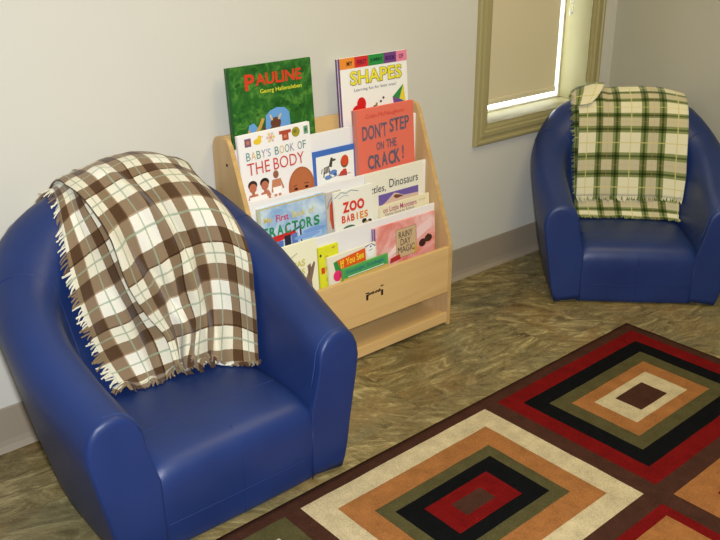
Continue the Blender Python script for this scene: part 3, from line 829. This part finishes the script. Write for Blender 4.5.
for i, (ch_, w_) in enumerate(zip(["B", "A", "B", "Y", "'S", " ", "B", "O", "O", "K", " ", "O", "F"], [.017, .019, .017, .017, .018, .012, .017, .019, .019, .018, .010, .019, .014])):
    if ch_ != ' ': b.text(ch_, u, .052, w_*.84, .024, cols[i % 6], .0)
    u += w_
b.text('THE', .022, .084, .078, .036, (200, 70, 52), .0); b.text('BODY', .113, .084, .112, .036, (200, 70, 52), .0)
for (u, c) in ((.034, (60, 44, 36)), (.076, (40, 32, 30))):
    b.ell(u, .150, .016, .014, c); b.ell(u, .159, .013, .014, (186, 112, 84)); b.poly([(u-.02, .192), (u-.014, .178), (u+.014, .178), (u+.02, .192)], (190, 118, 88)); b.rect(u-.005, .168, u+.005, .182, (180, 108, 80))
b.ell(.118, .134, .010, .012, (150, 96, 70)); b.poly([(.104, .172), (.107, .148), (.130, .148), (.133, .172)], (196, 130, 96)); b.line([(.106, .15), (.10, .185)], .006, (196, 130, 96)); b.line([(.131, .15), (.141, .18)], .006, (196, 130, 96)); b.poly([(.103, .172), (.134, .172), (.130, .195), (.107, .195)], (246, 244, 240)); b.rect(.106, .193, .116, .22, (196, 130, 96)); b.rect(.121, .193, .131, .22, (196, 130, 96))
b.ell(.208, .192, .049, .062, (176, 100, 60), 36); b.ell(.208, .176, .038, .04, (184, 108, 68), 30); b.line([(.176, .186), (.19, .183)], .003, (110, 60, 40)); b.line([(.218, .183), (.235, .185)], .003, (110, 60, 40)); b.ell(.186, .195, .007, .004, (40, 26, 22)); b.ell(.226, .195, .007, .004, (40, 26, 22))
b.line([(.09, .2), (.083, .175)], .008, (190, 118, 88)); b.rect(.02, .185, .08, .215, (244, 240, 238))
b.done()
b = Book(1.513, .180, .672, .467, -.099, -.109, (66, 110, 190), 'small blue-bordered picture book with little animal drawings, middle of the second tier', thick=.008)
b.rect(.016, .017, .166, .205, (242, 242, 238))
for pts in ([(.042, .075), (.044, .055), (.065, .052), (.07, .072)], [(.064, .054), (.074, .026), (.082, .03), (.076, .058)]): b.poly(pts, (70, 60, 52))
for k in range(5): b.line([(.046+.005*k, .056), (.045+.006*k, .072)], .0015, (236, 232, 224))
b.line([(.045, .07), (.043, .085)], .004, (60, 52, 46)); b.line([(.068, .07), (.066, .085)], .004, (60, 52, 46)); b.line([(.038, .058), (.035, .072)], .003, (60, 52, 46)); b.ell(.085, .036, .008, .004, (90, 78, 66))
b.ell(.128, .049, .0165, .02, (120, 84, 50)); b.ell(.129, .045, .015, .017, (212, 78, 42)); b.poly([(.10, .092), (.112, .078), (.130, .074), (.137, .085), (.135, .095)], (196, 52, 44)); b.ell(.126, .078, .009, .006, (204, 66, 50))
b.ell(.082, .075, .014, .008, (96, 134, 196)); b.ell(.06, .088, .014, .007, (96, 134, 196)); b.ell(.088, .083, .007, .005, (60, 90, 160)); b.line([(.05, .094), (.10, .088), (.15, .09)], .002, (120, 110, 100))
b.done()
b = Book(1.684, .254, .776, .467, -.099, -.121, (226, 112, 92), 'salmon-pink picture book with big blue-grey lettering, right end of the second tier', thick=.012, spine=(186, 124, 116))
BG = (92, 92, 112)
b.text('Colin McNaughton', .045, .018, .165, .017, (200, 70, 52), .0)
for txt, u, v, w, h, sl in (("DON'T", .028, .052, .105, .048, .0), ('STEP', .145, .046, .086, .044, .02), ('ON', .085, .113, .032, .026, 0), ('THE', .128, .110, .044, .028, 0)): b.text(txt, u, v, w, h, BG, .016, sl)
for i, (c, u, v) in enumerate((('C', .045, .150), ('R', .074, .152), ('A', .104, .148), ('C', .134, .15), ('K', .160, .147), ('!', .196, .140))): b.text(c, u, v, .026 if c != '!' else .007, .046, BG, .028, .04 if i % 2 else -.04)
b.done()
# --- third tier
sky = mottled('sky_print', lin(122, 164, 212), lin(206, 222, 232), 14)
b = Book(1.275, .247, .557, .325, -.150, -.165, sky, 'pale blue picture book with green lettering and a red machine, left of third tier', spine=(190, 190, 150))
b.rect(.0, .0, .247, .004, (196, 180, 110))
for txt, u, w, col in (('My', .016, .032, (214, 190, 96)), ('First', .060, .046, (196, 58, 92)), ('Book', .118, .050, (212, 196, 110)), ('of', .180, .020, (212, 196, 110))): b.text(txt, u, .030-.0, w, .021, col, .02)
u = .006
for i, c in enumerate('TRACTORS'):
    b.text(c, u, .060+(.003 if i % 2 else 0), .023, .032, (44, 138, 84), .035, (.1 if i % 2 else -.08)); u += .0272
b.poly([(.04, .094), (.125, .090), (.13, .102), (.05, .115)], (200, 42, 38)); b.rect(.09, .075, .097, .115, (200, 42, 38)); b.rect(.085, .10, .108, .14, (44, 40, 60)); b.line([(.146, .07), (.146, .135)], .006, (40, 50, 80)); b.line([(.118, .092), (.15, .082)], .005, (36, 34, 44)); b.line([(.138, .095), (.143, .135)], .003, (230, 230, 230)); b.rect(.112, .10, .133, .135, (96, 120, 180)); b.rect(.06, .112, .08, .14, (90, 116, 186)); b.ell(.2, .105, .045, .008, (120, 156, 214)); b.ell(.17, .118, .05, .008, (130, 164, 216))
b.done()
b = Book(1.528, .06, .552, .325, -.147, -.158, (196, 188, 180), 'grey-edged book with orange-red panel, mostly hidden, right of the pale blue tractor book', thick=.006)
b.poly([(.012, .04), (.02, .03), (.06, .02), (.06, .12), (.018, .12), (.01, .085)], (196, 84, 50)); b.line([(.004, .05), (.01, .03), (.028, .014), (.055, .008)], .004, (130, 140, 150)); b.line([(.03, .03), (.034, .12)], .003, (90, 80, 100))
b.done()
b = Book(1.690, .253, .579, .325, -.147, -.160, (236, 232, 214), 'cream picture book with black lettering over a purple band, right of third tier', thick=.006)
b.text('ttles,', .018, .044, .064, .028, (44, 40, 44), .0, 0, shear=.1); b.text('Dinosaurs', .098, .034, .128, .028, (44, 40, 44), .0, 0)
b.rect(.05, .079, .228, .115, (112, 92, 166)); b.poly([(.06, .118), (.085, .106), (.118, .084), (.135, .088), (.16, .1), (.228, .103), (.228, .14), (.05, .14)], (216, 186, 170)); b.poly([(.115, .098), (.122, .09), (.145, .095), (.16, .102), (.13, .105)], (120, 70, 56))
b.done()
b = Book(1.737, .223, .466, .325, -.162, -.172, (232, 222, 190), 'small cream book with pink lettering, low in front of the purple-band book', thick=.006)
b.text('on Little Monsters', .012, .008, .150, .018, (176, 84, 116), .01); b.text('Danny Goes to School', .02, .028, .13, .012, (110, 80, 120), 0); b.text('and more', .172, .010, .03, .008, (180, 170, 110), 0)
b.done()
b = Book(1.550, .158, .550, .325, -.156, -.173, (236, 234, 222), 'white picture book with orange and red bubble lettering, middle of the third tier', thick=.006)
b.line([(.004, .018), (.03, .004), (.05, .010), (.07, .004), (.1, .012)], .003, (150, 166, 172)); b.line([(.02, .022), (.04, .016), (.06, .02)], .0025, (170, 184, 188))
for c, u, w in (('Z', .032, .028), ('O', .060, .030), ('O', .091, .030)): b.text(c, u, .038, w, .034, (214, 58, 38), .05)
for i, c in enumerate('BABIES'): b.text(c, .026+i*.0185+(.005 if c == 'I' else 0), .080, .0155 if c != 'I' else .0055, .024, (214, 74, 36) if i < 3 else (226, 140, 40), .035)
b.ell(.055, .128, .028, .013, (60, 96, 110)); b.poly([(.03, .13), (.05, .118), (.09, .124), (.13, .13), (.12, .14), (.03, .14)], (96, 130, 80)); b.ell(.118, .115, .010, .008, (40, 34, 32)); b.ell(.14, .12, .009, .007, (44, 36, 34)); b.ell(.128, .124, .014, .007, (190, 160, 120))
b.done()
# --- front tier
b = Book(1.262, .186, .441, .141, -.198, -.213, (240, 237, 206), 'cream picture book with yellow lettering and brown animal, left end of the front tier', thick=.008)
b.line([(.082, .042), (.112, .030)], .003, (196, 190, 160)); b.line([(.05, .056), (.112, .033)], .0015, (210, 206, 180))
b.text('MAMAS', .046, .062, .092, .022, (206, 196, 104), .03, .1); b.text('BABIES', .06, .090, .075, .020, (206, 196, 104), .03, .1)
b.poly([(.146, .08), (.158, .074), (.160, .088), (.172, .070), (.176, .078), (.168, .105), (.160, .13), (.165, .20), (.14, .20), (.12, .14), (.105, .115), (.12, .112), (.138, .12), (.148, .10)], (128, 104, 90)); b.line([(.155, .085), (.150, .11)], .003, (90, 70, 60))
b.done()
b = Book(1.455, .078, .404, .141, -.197, -.215, (222, 222, 48), 'narrow bright yellow book between the cream and orange-bannered books, front tier', thick=.008)
for k in range(5): b.rect(.022, .030+k*.018, .036, .042+k*.018, (232, 214, 120) if k % 2 else (200, 190, 60))
b.rect(.006, .066, .020, .086, (204, 70, 36)); b.ell(.007, .026, .004, .005, (70, 80, 40)); b.ell(.058, .010, .007, .003, (190, 160, 60))
b.done()
b = Book(1.486, .196, .372, .141, -.211, -.228, (232, 226, 206), 'white-edged picture book with an orange banner title and bright balloons, front tier', thick=.008, roll=-1.5)
b.poly([(.034, .018), (.15, .008), (.15, .05), (.05, .06)], (224, 92, 32)); b.poly([(.02, .022), (.034, .018), (.05, .06), (.028, .07)], (50, 142, 66))
b.ell(.032, .068, .017, .018, (226, 48, 112)); b.ell(.066, .066, .014, .017, (138, 60, 130)); b.ell(.172, .022, .018, .024, (240, 240, 240)); b.line([(.152, .006), (.176, .000), (.192, .012)], .004, (90, 100, 160)); b.ell(.174, .01, .004, .003, (90, 100, 150)); b.line([(.165, .022), (.18, .02)], .002, (110, 110, 150)); b.ell(.05, .085, .012, .008, (224, 190, 70)); b.line([(.05, .065), (.056, .082)], .003, (235, 235, 235))
b.text('If', .046, .022, .015, .026, (240, 214, 60), .02, .05); b.text('You See', .068, .020, .074, .024, (240, 214, 60), .02, .08)
b.done()
b = Book(1.530, .190, .326, .141, -.2265, -.240, (94, 168, 84), 'green picture book lowest in front of the orange-titled book in the front tier', thick=.007, roll=-1.5)
b.rect(.004, .004, .18, .030, (70, 158, 90)); b.text('Goodnight, Goodnight', .014, .008, .156, .014, (36, 106, 130), .015); b.rect(.02, .029, .17, .0315, (236, 236, 230)); b.rect(.0, .034, .19, .05, (214, 176, 96))
b.done()
pink = mottled('pink_sunset_print', lin(222, 118, 110), lin(240, 196, 194), 11, lin(232, 160, 152))
b = Book(1.676, .276, .412, .141, -.199, -.2145, pink, 'pink sunset picture book with a tan title panel, right end of the front tier', thick=.009, spine=(120, 100, 150))
b.rect(.095, .026, .187, .126, (150, 120, 96)); b.rect(.0965, .0275, .1855, .1245, (206, 178, 138))
for t_, v_, u_, w_ in (('RAINY', .036, .108, .062), ('DAY', .062, .115, .045), ('MAGIC', .088, .102, .076)): b.text(t_, u_, v_, w_, .022, (58, 50, 42), .0)
b.ell(.215, .098, .016, .014, (62, 36, 30)); b.ell(.243, .088, .018, .013, (66, 38, 32)); b.ell(.242, .078, .005, .006, (50, 28, 24)); b.poly([(.178, .1), (.188, .09), (.192, .12), (.176, .125)], (206, 166, 60)); b.poly([(.07, .118), (.11, .112), (.115, .13), (.065, .135)], (180, 48, 44)); b.poly([(.05, .105), (.095, .075), (.095, .1), (.06, .115)], (244, 220, 216)); b.poly([(.19, .04), (.26, .015), (.26, .05), (.19, .08)], (242, 208, 208))
b.done()

# burnt-in maker's mark on the front panel: a little bench shape made of letters
mk = text_mesh('jonti-craft', .054, .015, .06)
for v in mk.vertices:
    x, y = v.co.x, v.co.y; v.co = Vector((1.611+x-SXC, -.2624+.135, .220+y))
link('logo_lettering', mk, M['burn'], fp)
bm = bmesh.new()
for xx in (1.603, 1.666): add_box(bm, xx-SXC, xx+.009-SXC, -.2626+.135, -.2621+.135, .208, .228)
add_box(bm, 1.601-SXC, 1.613-SXC, -.2626+.135, -.2621+.135, .231, .235); add_box(bm, 1.664-SXC, 1.676-SXC, -.2626+.135, -.2621+.135, .240, .244)
from_bm('logo_mark', bm, M['burn'], fp)

# ------------------------------------------------------------------ lights
def ceiling_light(x, y, power, w=.6, l=1.2, label=''):
    t = empty('ceiling_light', (x, y, H-.0)); tag(t, label, 'ceiling light', 'recessed ceiling lights')
    bm = bmesh.new()
    for a in ((-w/2-.02, -w/2, -l/2, l/2), (w/2, w/2+.02, -l/2, l/2), (-w/2-.02, w/2+.02, -l/2-.02, -l/2), (-w/2-.02, w/2+.02, l/2, l/2+.02)): add_box(bm, a[0], a[1], a[2], a[3], -.02, -.0005)
    from_bm('lamp_housing', bm, M['lamp_frame'], t)
    ld = bpy.data.lights.new('lamp', 'AREA'); ld.shape = 'RECTANGLE'; ld.size = w; ld.size_y = l; ld.energy = power; ld.color = (1, .82, .36)
    o = bpy.data.objects.new('lamp', ld); COL.objects.link(o); o.parent = t; o.location = (0, 0, -.012)
ceiling_light(2.0, -1.25, 21, label='recessed fluorescent ceiling light over the rug, nearer the window')
ceiling_light(.9, -2.9, 5, label='recessed fluorescent ceiling light behind the camera')
w = bpy.data.worlds.new('World'); scene.world = w; w.use_nodes = True
bg = w.node_tree.nodes['Background']; bg.inputs[0].default_value = (.92, .97, 1, 1); bg.inputs[1].default_value = 13.0

# ------------------------------------------------------------------ camera
F, PITCH, YAW, ROLL, CH, CD = 858.57, 23.0985, 39.9008, -.5529, 1.3711, 2.15
cd = bpy.data.cameras.new('Camera'); cam = bpy.data.objects.new('Camera', cd); COL.objects.link(cam)
cd.sensor_fit = 'HORIZONTAL'; cd.sensor_width = 36; cd.lens = F*36/720; cd.clip_start = .05
y_, p_, r_ = R(YAW), R(PITCH), R(ROLL)
fwd = Vector((math.sin(y_)*math.cos(p_), math.cos(y_)*math.cos(p_), -math.sin(p_)))
rt = Vector((math.cos(y_), -math.sin(y_), 0)); up = rt.cross(fwd)
R2 = rt*math.cos(r_)+up*math.sin(r_); U2 = -rt*math.sin(r_)+up*math.cos(r_)
mw = Matrix((R2, U2, -fwd)).transposed().to_4x4(); mw.translation = Vector((0, -CD, CH))
cam.matrix_world = mw
scene.camera = cam
# a compact camera's own flash, beside the lens
fl = bpy.data.lights.new('camera_flash', 'AREA'); fl.shape = 'RECTANGLE'; fl.size = .12; fl.size_y = .08; fl.energy = 58; fl.color = (.94, .97, 1)
fo = bpy.data.objects.new('camera_flash', fl); COL.objects.link(fo); fo.matrix_world = mw @ Matrix.Translation((.05, .05, .02))

vs = scene.view_settings
scene.display_settings.display_device = 'sRGB'
vs.view_transform = 'Standard'; vs.look = 'None'; vs.gamma = 1; vs.use_curve_mapping = False; vs.exposure = 0
